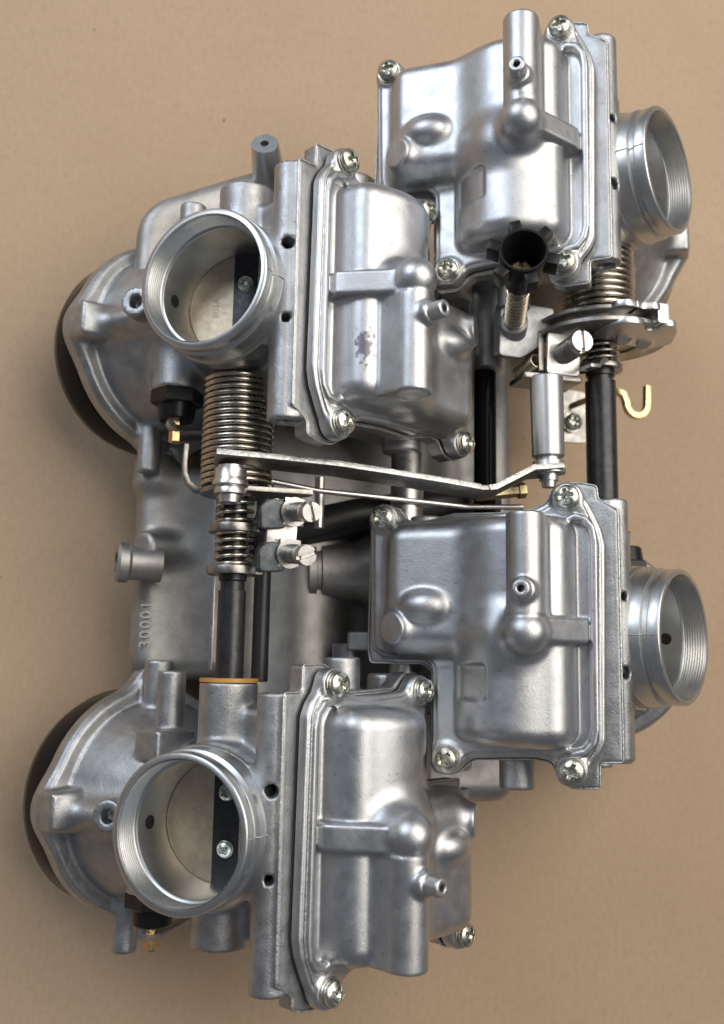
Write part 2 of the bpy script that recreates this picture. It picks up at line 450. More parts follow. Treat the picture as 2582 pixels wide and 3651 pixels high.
FL = [(-112.9,43.2),(-112.0,46.6),(-108.0,48.1),(-103.1,46.7),(-100.6,43.8),(-99.6,41.4),(-94.3,40.8),(-85.7,41.4),(-81.0,43.8),(-64.3,43.5),(-50.8,44.4),(-45.9,46.5),(-44.1,50.5),(-43.2,52.3),(-38.7,53.7),(-34.8,52.3),(-33.2,49.1),(-31.1,45.9),(-29.0,41.4),(-26.9,36.5),(-25.8,31.2),(-27.0,-36.9),(-28.9,-41.1),(-31.4,-44.1),(-34.0,-47.1),(-34.4,-48.8),(-38.2,-51.6),(-42.0,-50.4),(-43.2,-47.2),(-45.7,-43.9),(-51.6,-42.9),(-64.7,-43.4),(-73.6,-44.3),(-76.2,-45.7),(-78.5,-48.4),(-79.8,-49.4),(-86.6,-49.7),(-88.0,-48.0),(-88.1,-41.1),(-87.6,-37.6),(-88.0,-12.8),(-89.2,-10.2),(-92.9,-8.9),(-106.3,-9.1),(-110.6,-7.3),(-111.7,-3.2),(-112.5,38.0)]
FL = round_poly(FL, 1.2, 2)
SCREWS = [(-38.4, 48.2), (-106.9, 43.0), (-82.3, -44.6), (-38.1, -46.9)]

def bowl_sdf(X, Y, Zc):
    d2 = poly2(X, Zc, FL)
    d = rnd2(d2, np.abs(Y - 27.1) - 2.0, 0.9)
    # step of the outer lip
    d = np.minimum(d, rnd2(d2 + 1.6, np.abs(Y - 27.6) - 2.2, 0.7))
    for (a, c) in SCREWS:
        d = smin(d, rcyl(X, Y, Zc, (a, 25.5, c), (a, 30.4, c), 5.3, 0.6), 2.0)
    slot = round_poly([(-44, 37.5), (-36.5, 39.2), (-33.2, 38.4), (-31.2, 35.5), (-30.6, 32), (-31.1, -33), (-32.2, -37), (-34.4, -39.3), (-38, -40), (-44, -38)], 1.5, 3)
    d = np.maximum(d, -rnd2(poly2(X, Zc, slot), np.abs(Y - 31.0) - 3.3, 0.4))
    # ridge round the channel
    R = [(-39.5, 39.4), (-36.0, 41.2), (-32.6, 40.2), (-30.2, 37.0), (-29.4, 32)] + [(-29.9, -33), (-31.0, -37.6), (-33.6, -40.6), (-38.0, -41.6)]
    d = smin(d, rnd2(line2(X, Zc, R) - 1.15, np.abs(Y - 28.5) - 2.5, 0.5), 0.5)
    # main chamber: round section running along c
    rad = np.sqrt((X + 58.0) ** 2 + (Y - 24.3) ** 2)
    side = np.maximum(np.abs(X + 58.0) - 21.7, 0)  # keeps the walls upright near the flange
    ch = rnd2(rad - 22.0, np.abs(Zc - 0.8) - 39.6, 6.0)
    ch = smin(ch, sbox(X, Y, Zc, (-50.0, 27.0, 0.8), (12.0, 14.5, 39.4), 6.0), 4.0)
    d = smin(d, ch, 1.2)
    # float lobe
    lo = sbox(X, Y, Zc, (-82.0, 28.0, 16.3), (22.0, 12.3, 23.8), 7.0)
    lo = smin(lo, sbox(X, Y, Zc, (-92.0, 27.0, 0.0), (12.0, 8.5, 7.0), 4.0), 5.0)
    d = smin(d, lo, 5.0)
    # swell, ball, arm
    d = smin(d, ell(X, Y, Zc, (-58.5, 36.5, -1.5), (14.5, 13.5, 13.0)), 5.0)
    d = smin(d, rcyl(X, Y, Zc, (-53.0, 40.0, -0.5), (-50.0, 53.0, -0.5), 9.5, 4.0, 7.2), 3.0)
    d = smin(d, sph(X, Y, Zc, (-50.0, 53.2, -0.6), 7.5), 1.6)
    rib = poly2(X, Y, [(-31.8, 25), (-31.8, 33.0), (-33.2, 35.5), (-46.5, 54.5), (-56, 48), (-56, 25)])
    d = smin(d, rnd2(rib, np.abs(Zc - 0.6) - 4.3, 1.1), 1.5)
    # drain column with upright flanks
    colu = rcyl(X, Y, Zc, (-50.0, 52.4, 5.0), (-50.0, 52.4, 39.6), 6.5, 0.8)
    colu = smin(colu, sbox(X, Y, Zc, (-50.0, 40.0, 22.3), (6.45, 12.4, 17.3), 0.8), 0.6)
    d = smin(d, colu, 1.6)
    # drain nozzle
    d = smin(d, rcyl(X, Y, Zc, (-50.0, 52, 12.9), (-49.6, 61.0, 12.9), 4.1, 0.7), 1.6)
    d = smin(d, rcyl(X, Y, Zc, (-50.0, 54, 12.9), (-49.4, 66.6, 12.9), 3.0, 0.6), 0.6)
    d = np.maximum(d, -rcyl(X, Y, Zc, (-49.7, 59, 12.9), (-49.3, 70, 12.9), 1.15, 0.1))
    # plug boss and bump
    d = smin(d, rcyl(X, Y, Zc, (-92.5, 27.0, 1.0), (-100.2, 41.9, 1.0), 5.9, 0.8), 3.0)
    d = smin(d, rcyl(X, Y, Zc, (-97.0, 34, 1.0), (-80.0, 31.0, 0.5), 7.0, 3.0), 4.0)
    d = smin(d, ell(X, Y, Zc, (-88.5, 38.0, 9.0), (9.6, 6.8, 6.4)), 2.0)
    # shallow dimple
    ang = np.arctan2(X + 58.0, Y - 24.3)
    dim = sbox(22.0 * (ang + 0.70), rad, Zc, (0.0, 23.4, -17.5), (8.4, 2.5, 6.4), 1.8)
    d = smax(d, -dim, 0.8)
    return d

BO = round_poly([(-113.5,44.0),(-112.0,47.5),(-108.0,49.0),(-102.5,47.3),(-99.6,43.0),(-94.3,41.6),(-81.0,44.6),(-64.3,44.4),(-51.5,45.2),(-46.6,47.5),(-44.5,52.0),(-40,54.6),(-34,54.4),(-28.5,53.2),(-28.2,48.5),(-24.6,45.4),(-21.3,44.5),(-21.3,-44.0),(-29.2,-44.3),(-29.4,-53.0),(-38.5,-53.4),(-43.2,-51.4),(-44.4,-47.6),(-46.2,-44.8),(-51.6,-43.9),(-73.6,-45.2),(-79.8,-50.4),(-87,-50.8),(-89.1,-48.0),(-89.2,-14),(-92.9,-11.2),(-113.2,-11.2),(-114.2,-6.0),(-113.4,38.0)], 1.2, 3)
BOX_I = round_poly([(-108,40),(-60,40),(-30,38),(-27,-38),(-60,-40),(-84,-40),(-84,-8),(-108,-6)], 4, 3)
def body_sdf(X, Y, Zc):
    d = rnd2(poly2(X, Zc, BO), np.abs(Y - 20.8) - 3.3, 0.6)
    # rail along the outer edge of the joint face
    rail = rcyl(X, Y, Zc, (-24.4, 17.2, -43.8), (-24.4, 17.2, 48.6), 6.2, 0.6)
    rail = smin(rail, sbox(X, Y, Zc, (-29.5, 18.0, 2.2), (6.0, 6.0, 45.8), 0.8), 1.0)
    d = smin(d, rail, 0.8)
    # float chamber housing
    d = smin(d, rnd2(poly2(X, Zc, BOX_I), np.abs(Y - 6.0) - 15.0, 4.0), 3.0)
    # throat
    th = rcyl(X, Y, Zc, T(-12.5, 0), T(-58, -2), 26.6, 1.0)
    th = smin(th, rcyl(X, Y, Zc, T(-50, -2), T(-84, -3), 24.0, 1.0), 4.0)
    d = smin(d, th, 4.0)
    # web between throat and rail
    d = smin(d, sbox(X, Y, Zc, (-31.0, 10.0, 0.0), (7.0, 10.0, 17.0), 3.0), 4.0)
    # diaphragm bell
    rr = np.sqrt((X + 41.0) ** 2 + Zc ** 2)
    pd2 = rr - 44.2
    for (lx, lz) in ((-1.5, 0.5), (-41, -46.0), (-41, 46.0), (-80.5, 0)):
        pd2 = smin(pd2, np.sqrt((X - lx) ** 2 + (Zc - lz) ** 2) - 7.0, 12.0)
    t = np.clip((Y + 73.0) / 44.0, 0, 1)
    bell = np.maximum((rr - 24.0 - 14.5 * (1 - t ** 1.25)) * 0.9, np.abs(Y + 50.0) - 24.0)
    d = smin(d, bell, 7.0)
    fl = rnd2(pd2, np.abs(Y + 75.6) - 3.0, 0.7)
    fl = np.minimum(fl, rnd2(np.abs(pd2 + 3.2) - 2.6, np.abs(Y + 73.0) - 2.4, 1.6))
    d = smin(d, fl, 2.0)
    # lug on the flange corner, spine towards the throat
    d = smin(d, sbox(X, Y, Zc, (0.5, -69.5, 0.0), (6.5, 6.0, 6.5), 1.2), 1.6)
    d = smin(d, rcyl(X, Y, Zc, (-1.0, -69.0, 1.0), (-10.0, -34.0, 1.0), 3.6, 1.0), 9.0)
    # upright posts on the flange corners
    d = smin(d, rcyl(X, Y, Zc, (-37.0, -66.0, -54.0), (-37.0, -66.0, -34.0), 5.6, 0.7), 2.0)
    d = smin(d, rcyl(X, Y, Zc, (-30.0, -70.0, 54.5), (-30.0, -70.0, 34.0), 4.6, 0.7), 2.0)
    d = smin(d, rcyl(X, Y, Zc, (-27.0, -43.5, -50.0), (-27.0, -43.5, -20.0), 5.2, 0.5), 1.0)
    d = smin(d, sbox(X, Y, Zc, (-24.5, -42.5, -23.5), (8.5, 7.0, 5.5), 1.0), 1.2)
    # choke valve boss
    d = smin(d, rcyl(X, Y, Zc, (-23.0, -43.0, 27.5), (-23.0, -43.0, -4.0), 9.8, 0.8), 4.0)
    # small eyelet beside the throat
    d = smin(d, rcyl(X, Y, Zc, (1.0, -38.5, -1.0), (-5.0, -42.0, -1.0), 5.6, 0.7), 1.5)
    # throttle shaft bosses
    d = smin(d, rcyl(X, Y, Zc, (SH[0], SH[1], -46.5), (SH[0], SH[1], 41.0), 10.2, 0.6), 3.0)
    # fuel elbows and ears behind the joint face
    d = smin(d, rcyl(X, Y, Zc, (-60.0, 12.0, -56.0), (-60.0, 12.0, -30.0), 6.5, 1.0), 2.0)
    d = smin(d, rcyl(X, Y, Zc, (-84.0, 12.0, -50.5), (-84.0, 12.0, -30.0), 7.0, 1.5), 2.0)
    d = smin(d, rcyl(X, Y, Zc, (-96.0, 8.0, 46.0), (-96.0, 8.0, 20.0), 8.0, 1.5), 2.0)
    d = smin(d, sbox(X, Y, Zc, (-117.0, 16.0, -3.0), (7.0, 5.0, 3.6), 0.8), 1.5)
    # cuts: bore, rail ends, drillings, eyelet
    d = smax(d, -rcyl(X, Y, Zc, T(5, 0), T(-90, -3), 23.2, 0.2), 0.4)
    for e in (-46.0, 51.0):
        d = np.maximum(d, -rcyl(X, Y, Zc, (-24.4, 17.0, e - 5), (-24.4, 17.0, e + 5), 3.3, 0.2))
    d = np.maximum(d, -rcyl(X, Y, Zc, (-18, 24.0, -13.5), (-28, 10.0, -13.5), 2.2, 0.1))
    d = np.maximum(d, -rcyl(X, Y, Zc, (-18, 24.0, 13.5), (-28, 10.0, 13.5), 1.6, 0.1))
    d = np.maximum(d, -rcyl(X, Y, Zc, (5, -36.0, -1.0), (-3.5, -41.0, -1.0), 2.4, 0.1))
    return d

def screw_sdf(X, Y, Zc):
    r = np.sqrt(X * X + Zc * Zc)
    d = rcyl(X, Y, Zc, (0, -1.0, 0), (0, 1.15, 0), 4.75, 0.25)
    head = np.maximum(rcyl(X, Y, Zc, (0, 1.15, 0), (0, 4.1, 0), 4.1, 0.9), sph(X, Y, Zc, (0, -2.6, 0), 6.95))
    d = np.minimum(d, head)
    dep = 0.9 * np.maximum(r - 0.5, 0)
    def slot(u, v): return np.maximum(np.maximum(np.abs(u) - 0.74, np.abs(v) - 2.75), 1.1 + 0.60 * r - Y)
    cut = np.minimum(slot(X, Zc), slot(Zc, X))
    cut = np.minimum(cut, np.maximum(np.abs(X) + np.abs(Zc) - 1.9, 1.3 - Y))
    return np.maximum(d, -cut)

ME = {}
ME['bowl'] = sdf_mesh('float_bowl', bowl_sdf, (-116, 22.5, -55), (-22, 69.5, 57), 0.62)
ME['body'] = sdf_mesh('carburetor_body', body_sdf, (-126, -81, -60), (12, 26.5, 60), 0.85)
ME['screw'] = sdf_mesh('screw', screw_sdf, (-5.4, -1.6, -5.4), (5.4, 4.8, 5.4), 0.16)

# throat lining: rim, thread, bore
prof = [(-38.0, 21.3), (-9.2, 21.3), (-8.8, 21.5), (-8.6, 22.5)]
z = -8.4
while z < -1.4:
    prof += [(z, 22.62), (z + 0.25, 22.5), (z + 0.5, 22.36), (z + 0.75, 22.5)]; z += 1.0
prof += [(-1.0, 22.6), (0.0, 23.0), (0.02, 24.5), (-0.45, 25.0), (-4.2, 25.0), (-4.9, 24.1), (-6.4, 24.1), (-7.0, 25.5), (-11.5, 25.7), (-11.9, 25.9), (-18.0, 27.0), (-22, 26.0)]
ta, tb = Vector(TA), Vector(TB)
ME['throat'] = B().lathe(prof, (0, 0, 0), ta, 128, caps=False).done('throat', 50)
# throttle plate, shaft, black disc painted in for a dark opening
sA = SH[0] * TA[0] + SH[1] * TA[1]; sB = SH[0] * TB[0] + SH[1] * TB[1]
pc = Vector((SH[0], SH[1], 0)) - tb * sB * 0.6
tilt = math.radians(14)
pn = (ta * math.cos(tilt) + tb * math.sin(tilt)).normalized()
ME['plate'] = B().lathe([(0.0, 20.8), (0.25, 21.15), (1.2, 21.15), (1.45, 20.8)], pc + pn * 0.4, pn, 96).done('throttle_plate')
pd = pn.cross(Vector((0, 0, 1))).normalized()
sec = [(-4.5, 2.2), (4.5, 2.2)] + arc(0, 0, 5.0, 26, -206, 16)[1:-1]
ME['shaftbar'] = prism([(p[0], p[1]) for p in sec], 52.0, pc - pd.cross(pn) * 26.0, pd, pn, 0.15, 'throttle_shaft')
ME['port_shade_disc'] = B().lathe([(0, 2.25), (0.5, 2.25)], Vector(T(-15.3, -21.32)), tb, 24).done('port_shade_disc')  # bore wall is uncut; this black disc paints the opening's shade
ME['edge'] = B().tube([(p[0], 24.0, -p[1]) for p in BO if not (-27 < p[0] < -22.5)] + [(BO[0][0], 24.0, -BO[0][1])], 0.34, 6, False).done('joint_edge', 80)
ii = [i for i, p in enumerate(FL) if p[0] > -33.5 and -44 < p[1] < 47]
ME['flash'] = B().tube([(FL[i][0] - 1.7, 29.75, -FL[i][1]) for i in ii], 0.26, 6).done('flash_line', 80)
ME['parting'] = B().tube([T(A_, r_) for A_, r_ in ((-0.4, 25.0), (-4.2, 25.05), (-4.9, 24.15), (-6.4, 24.15), (-7.0, 25.5), (-11.9, 25.9), (-18.0, 27.0), (-24, 27.3))], 0.24, 6).done('parting_line', 80)
ME['gasket'] = prism([(p[0], p[1]) for p in FL], 1.2, (0, 23.9, 0), (1, 0, 0), (0, 0, -1), 0, 'gasket')
CT = (-41.0, 0.0)
ME['cover'] = B().lathe([(0, 40), (0.4, 43.0), (2, 43.3), (2.3, 42.6), (14, 42.4), (19.5, 40.6), (23.5, 36.5), (25.2, 31.0), (25.6, 27.0), (27.6, 24.5), (28.0, 0.0)], (CT[0], -78.5, 0), (0, -1, 0), 96).done('diaphragm_cover', 50)
# choke valve: nut, plunger and clip
def hexlathe(b, prof, o, axis): return b.lathe(prof, o, axis, 6)
ME['nut'] = hexlathe(B(), [(0, 9.4), (0.5, 10.0), (5.0, 10.0), (5.6, 9.2)], (-23, -43, -27.3), (0, 0, -1)).lathe([(5.0, 7.6), (11.0, 6.8), (11.6, 6.2), (11.6, 0)], (-23, -43, -27.3), (0, 0, -1), 32).done('choke_nut', 25)
ME['plunger'] = B().lathe([(9.0, 2.3), (13.2, 2.3), (13.2, 1.5), (15.8, 1.5), (15.8, 2.5), (19.6, 2.5), (20.2, 2.0), (20.2, 0)], (-23, -43, -27.3), (0, 0, -1), 6).done('choke_plunger', 25)

def text_mesh(body, size, extrude, spacing=1.0):
    cu = bpy.data.curves.new('mark', 'FONT'); cu.body = body; cu.size = size * S; cu.extrude = extrude * S
    cu.space_character = spacing; cu.align_x = 'CENTER'; cu.align_y = 'CENTER'
    to = bpy.data.objects.new('mark', cu); col.objects.link(to)
    dg = bpy.context.evaluated_depsgraph_get(); dg.update()
    tm = bpy.data.meshes.new_from_object(to.evaluated_get(dg)); bpy.data.objects.remove(to)
    return tm
ME['mark'] = text_mesh('801A', 3.6, 0.02, 1.05)
mk = Matrix((Vector((0, 0, 1)), pd, pn)).transposed().to_4x4(); mk.translation = (pc + pn * 1.86 + pd * 11.0 + Vector((0, 0, 0.5))) * S

def screw_at(parent, o, axis, roll, name='screw', mtl='zinc', scale=1.0):
    """screw template has its axis along y"""
    x, y, a = frame(axis, (0.3, 0.2, 1))
    m = Matrix((x, a, x.cross(a))).transposed().to_4x4() @ Matrix.Rotation(roll, 4, 'Y') @ Matrix.Scale(scale, 4)
    m.translation = Vector(o) * S
    o_ = put(name, ME['screw'], M[mtl], parent, m)
    if random.random() < 0.4:
        o_.material_slots[0].link = 'OBJECT'; o_.material_slots[0].material = M['zinc2']
    return o_

for ci, k in enumerate(POSE):
    body = put('carburetor_body', ME['body'], M['body'], rack, CM[k], f'cast silver body of the {k} carburetor')
    put('throat', ME['throat'], M['mach'], body, label=f'round threaded outlet of the {k} carburetor')
    put('joint_edge', ME['edge'], M['cutedge'], body)
    put('parting_line', ME['parting'], M['mach'], body)
    put('throttle_plate', ME['plate'], M['plate'], body)
    put('throttle_shaft', ME['shaftbar'], M['oxide'], body)
    put('port_shade_disc', ME['port_shade_disc'], M['hole_shade'], body)
    put('stamped_mark', ME['mark'], M['mark'], body, mk)
    for c in (-9.4, 9.4):
        screw_at(body, pc + Vector((0, 0, -c)) + pn * 1.6, pn, random.random() * 3, 'plate_screw', scale=0.62)
    bowl = put('float_bowl', ME['bowl'], M['bowl'], rack, CM[k], f'float bowl of the {k} carburetor')
    if k == 'upper left':
        bowl.material_slots[0].link = 'OBJECT'; bowl.material_slots[0].material = M['bowl_stain']
    put('flash_line', ME['flash'], M['cutedge'], bowl)
    put('gasket', ME['gasket'], M['gasket'], bowl)
    for (a, c) in SCREWS:
        screw_at(bowl, (a, 30.3, -c), (0, 1, 0), random.random() * 3)
    put('diaphragm_cover', ME['cover'], M['cover'], rack, CM[k], f'glossy black diaphragm cover of the {k} carburetor')
    nut = put('choke_nut', ME['nut'], M['plastic'], rack, CM[k], f'black hexagonal choke nut of the {k} carburetor')
    put('plunger', ME['plunger'], M['brass'], nut)

def add(name, me, m, label=None, parent=None): return put(name, me, M[m], parent or rack, None, label)

# ------------------------------------------------------------------ plenum in the middle
PW_ = round_poly([(-113, 70), (-112, 112), (-60, 137), (-10, 142), (-10, 70)], 13, 6)
def plen_sdf(X, Y, Zc):
    d = sbox(X, Y, Zc, (-4, -10, -1), (62, 118, 25), 9)
    d = smin(d, sbox(X, Y, Zc, (-78, -34, 2), (28, 44, 19), 8), 6)
    d = smin(d, rnd2(poly2(X, Y, PW_), np.abs(Zc - 15) - 26, 6), 6)
    d = smin(d, rcyl(X, Y, Zc, (-104, -26, 28), (-84, -26, 12), 6.5, 2), 5)
    d = smin(d, rcyl(X, Y, Zc, (-99, -2, 14), (-99, 14, 12), 9, 4), 5)
    # round runner tubes
    d = smin(d, rcyl(X, Y, Zc, (-34, -8, 12), (-34, -86, 12), 20, 3), 4)
    d = smin(d, rcyl(X, Y, Zc, (30, -20, 12), (30, 90, 12), 18, 3), 4)
    return d
def mirror_fix(me):
    return me
def plen_w(X, Y, Zc): return plen_sdf(X, Y, -Zc)
pm = sdf_mesh('plenum', plen_w, (-118, -136, -46), (64, 147, 34), 1.3)
pm.transform(Matrix.Translation((0, 0, Z0 * S)))
plen = add('air_plenum', pm, 'plenum', 'dull grey cast chamber under the carburetors')
el = B().lathe([(0, 7.0), (9, 6.6), (12, 6.7), (13.2, 7.9), (16.5, 8.0), (17.5, 7.0), (17.5, 4.0), (10, 4.0)], W(-96, -33, 27), (-1, 0.02, 0.12), 40).done('nipple', 40)
put('nipple', el, M['plenum'], plen)
np_ = B().lathe([(0, 8.5), (3, 7.4), (12, 6.6), (24, 5.6), (24.5, 5.3), (24.5, 1.7), (16, 1.7)], W(-58, 127, 36), (-0.27, 0.34, 0.90), 40).done('nipple_top', 40)
put('nipple', np_, M['mach'], plen)
run = B().lathe([(0, 12.4), (3, 12.4), (3.4, 11), (5, 11), (5.4, 12.4), (20, 12.4), (26, 17), (30, 19), (36, 19)], W(-36, -33, 24), (1, 0.03, 0.12), 56).done('runner_neck', 40)
put('runner_neck', run, M['plenum'], plen)
# raised characters on the plenum side
tm = text_mesh('30001', 6.2, 0.3, 1.25)
ex = Vector((0, 1, 0)); ey = Vector((-1, 0, -0.02)).normalized(); m4 = Matrix((ex, ey, ex.cross(ey))).transposed().to_4x4(); m4.translation = Vector(W(-100.5, -56.5, 21.15)) * S
put('embossed_digits', tm, M['plenum'], plen, m4)

# ------------------------------------------------------------------ left shaft
LX, LZ = -72.6, 73.0
def Lp(y, dx=0, dz=0): return W(LX + dx, y, LZ + dz)
add('return_spring', B().helix(Lp(31), (0, -1, 0), 12.3, 39, 18, 0.98).done('return_spring', 80), 'spring', 'large return spring under the upper left throat')
sh = B()
sh.cyl(Lp(31), Lp(-40), 4.3).lathe([(0, 4.6), (0.4, 5.0), (4.5, 5.0), (5.0, 4.3), (8.0, 4.3), (8.2, 5.0), (40, 5.0)], Lp(-37.5), (0, -1, 0), 40)
add('throttle_rod', sh.done('throttle_rod'), 'oxide', 'black rod joining the two left carburetors')
add('seal', B().lathe([(0, 4.9), (0, 10.3), (1.4, 10.3), (1.4, 4.9)], Lp(-77.8), (0, 1, 0), 56).done('seal'), 'orange', 'amber seal ring at the end of the left rod')
pl = prism(arc(0, 0, 13.0, 100, 350, 24) + [(20, -1), (26, 7), (26, 12), (20, 12), (8, 12)], 1.8, Lp(-9.5), (1, 0, 0), (0, 0, 1), 0.3, 'lever_plate')
lev = add('lever_plate', pl, 'dsteel', 'dark lever plate at the foot of the large spring')
put('lever_hook', strip([W(-90.2, 9, 60), W(-90.6, 2, 60), W(-90.4, -2, 60), W(-89.0, -5.4, 60), W(-86.0, -7.8, 60), W(-82, -7.6, 60), W(-77.5, -5.4, 62)], 6.0, 1.8, (0, 0, 1), 'lever_hook', 0.3), M['dsteel'], lev)
# pivot pin with clip on the lever plate
PX, PZ = -76.2, 86.0
put('pivot_pin', B().lathe([(0, 4.6), (1.0, 4.6), (1.2, 5.6), (4.4, 5.7), (4.8, 5.9), (6.4, 6.4), (7.0, 6.4), (7.6, 5.2), (8.2, 5.6), (10.0, 5.6), (10.4, 4.0), (13.0, 3.8), (13.0, 0)], W(PX, -3.2, PZ), (0, -1, 0), 40).done('pivot_pin'), M['steel'], lev)
add('small_spring', B().helix(Lp(-11.5), (0, -1, 0), 6.3, 9.5, 3.6, 0.75).done('small_spring', 80), 'spring', 'upper small spring on the left shaft')
add('small_spring', B().helix(Lp(-25.0), (0, -1, 0), 6.3, 11.5, 4.6, 0.75).done('small_spring', 80), 'spring', 'lower small spring on the left shaft')
def idle_bracket(y, lab):
    # washer round the shaft, shouldered tab to the right
    w = arc(0, 0, 9.4, 40, 320, 24) + [(9.5, -4.5), (11.5, 0), (9.5, 6.0)]
    br = add('sync_bracket', prism(w, 2.9, Lp(y + 0.4), (1, 0, 0), (0, 0, 1), 0.25, 'sync_bracket'), 'dsteel', lab)
    return br
def slot_screw(parent, p0, p1, r, roll, m='steel', lab=None, L=7.0):
    p0 = Vector(p0); p1 = Vector(p1); ax = (p1 - p0).normalized()
    b = B(); b.cyl(p0, p1 - ax * 1.0, r * 0.62, 0.2, 24)
    b.helix(p0, ax, r * 0.66, (p1 - p0).length - L, max(3, (p1 - p0).length / 1.1), 0.42, 6, 18, 0.1)
    x, y, a = frame(ax); x2 = x * math.cos(roll) + y * math.sin(roll); y2 = a.cross(x2)
    # head with a real slot: two half discs standing on a base
    b.lathe([(0, r - 0.3), (0.4, r), (L - 1.6, r), (L - 1.6, 0)], p1 - a * L, a, 40)
    for sgn in (1, -1):
        seg = [(x2 * (r * math.cos(t)) + y2 * (sgn * r * math.sin(t))) for t in np.linspace(math.asin(0.17), math.pi - math.asin(0.17), 20)]
        V = [p1 - a * 1.62 + q for q in seg] + [p1 - a * 0.3 + q for q in seg] + [p1 + q * 0.93 + y2 * (sgn * 0.045 * r) for q in seg]
        n = len(seg); F = []
        for j in (0, 1):
            for i in range(n):
                i2 = (i + 1) % n; F.append([j * n + i, j * n + i2, (j + 1) * n + i2, (j + 1) * n + i])
        F.append([2 * n + i for i in range(n)])
        if sgn < 0: F = [f[::-1] for f in F]
        b.add(V, F)
    return put('adjusting_screw', b.done('adjusting_screw', 40), M[m], parent, None, lab)
for y, lab, roll, hd in ((-22.5, 'upper sync bracket on the left shaft', 0.75, (-49.8, -20.0, 100)), (-37.6, 'lower sync bracket on the left shaft', 2.35, (-51.0, -34.8, 100))):
    br = idle_bracket(y, lab)
    ax = Vector((0.29, -0.13, 0.95)).normalized()
    hd = Vector(hd); bs = hd - ax * 14.0
    xx = Vector((0.95, 0.0, -0.29)).normalized(); yy = ax.cross(xx)
    # S-shaped edge strap rising from the washer, then the dark sleeve, the bright face and the screw
    put('bracket_tab', strip([W(LX + 5, y + 0.9, LZ + 4.5), W(LX + 6.5, y + 1.2, LZ + 7.5), W(LX + 7.5, y + 3.0, LZ + 9.0), W(LX + 7.8, y + 6.0, LZ + 9.8), W(LX + 9.2, y + 8.0, LZ + 10.5), W(LX + 13, y + 8.4, LZ + 11.0)], 7.0, 1.3, (0.1, -0.1, 1), 'bracket_tab', 0.2), M['dsteel'], br)
    put('sleeve', prism(round_poly([(0.6, 0), (9.8, 0.8), (9.8, 10.4), (3.4, 11.2), (0, 8.0)], 1.8, 4), 5.0, W(-66.6, y - 2.2, 83.0), (1, 0, -0.12), (0, 1, 0.08), 0.7, 'sleeve', seg=3), M['tool'], br)
    put('bracket_face', prism([(-3.6, -4.9), (4.4, -4.9), (4.4, 4.9), (-3.6, 4.9)], 1.8, W(*(bs - ax * 1.6)), xx, yy, 0.25, 'bracket_face'), M['steel'], br)
    slot_screw(br, W(*(bs - ax * 9)), W(*hd), 3.6, roll, L=4.6)
    put('screw_thread', B().helix(W(*(bs + ax * 0.8)), ax, 2.9, 8.6, 7, 0.55, 8, 24, 0.1).done('screw_thread', 80), M['dsteel'], br)
    put('lock_washer', B().lathe([(0, 3.2), (0, 5.1), (0.9, 5.2), (0.9, 3.2)], W(*(bs + ax * 0.3)), ax, 36, close=True).done('lock_washer'), M['steel'], br)
add('link_block', prism([(0, 0), (11, 0), (11, 11), (0, 11)], 2.2, W(-63, -31.5, 82), (1, 0, -0.1), (0, 1, 0.1), 0.3, 'link_block'), 'steel', 'small bright plate between the two sync screws')

# ------------------------------------------------------------------ link bar across the middle
bp = [(-82, -0.9), (-62, -1.3), (-39, -2.2), (-20, -3.8), (0.9, -5.7), (14.4, -7.2)]
bq = [(17.6, -7.2), (20.2, -6.8), (35.5, 1.6), (47.5, 3.2)]
bar = strip([W(x, y, 88) for x, y in bp + bq[1:]], 8.5, 1.9, (0, 0.28, 1), 'link_bar', 0.2)
lb = add('link_bar', bar, 'dsteel', 'long flat bar crossing from the left shaft to the right post')
for pp in (bp, bq):
    put('bar_edge', strip([W(x, y + 1.2, 92.3) for x, y in pp], 0.8, 2.1, (0, 0.28, 1), 'bar_edge', 0.15), M['cutedge'], lb)

# ------------------------------------------------------------------ right shaft
RX, RZ = 72.6, 75.0
def Rp(y, dx=0, dz=0): return W(RX + dx, y, RZ + dz)
add('return_spring', B().helix(Rp(103), (0, -1, 0), 13.4, 36, 14, 1.08).done('return_spring_b', 80), 'spring', 'large return spring above the throttle drum')
dr = B().lathe([(0, 4), (0, 26.0), (0.4, 26.6), (1.6, 26.6), (2.0, 26.2), (2.2, 23.0), (4.6, 23.0), (4.8, 26.8), (5.2, 27.4), (6.6, 27.4), (7.0, 26.8), (7.0, 17), (6.2, 16), (6.2, 4)], Rp(67.0), (0, -1, 0), 88)
drum = add('throttle_drum', dr.done('throttle_drum'), 'dsteel', 'round throttle drum on the right shaft')
fr = round_poly([(-9, 19), (-7.6, 25), (-4.5, 28), (0.5, 29.3), (5, 27), (6.7, 22.8), (11.5, 22.8), (11.5, 29.5), (16, 30), (20.5, 24), (26, 11), (21, 3), (8, 5), (-7, 8)], 2.2, 4)
put('drum_lobe', prism(fr, 2.6, Rp(61.4), (1, 0, 0), (0, 0, 1), 0.5, 'drum_lobe'), M['mach'], drum)
for bk in ([(-9, 18), (-8, 28.5), (-4.2, 31), (1.2, 29.5), (2.2, 18)], [(-1.0, 19), (-0.5, 30.5), (3.2, 28.6), (7.6, 31), (13.5, 27.5), (16, 18)]):
    put('cable_stop', prism(round_poly(bk, 1.6, 3), 2.6, Rp(67.3), (1, 0, 0), (0, 0, 1), 0.5, 'cable_stop'), M['mach'], drum)
put('cable_stop', prism(round_poly([(0, 0), (5, 0), (5, 8), (0, 8)], 1.0, 3), 7.0, Rp(59.8, 9.0, 22.5), (1, 0, 0), (0, 1, 0), 0.6, 'cable_stop'), M['mach'], drum)
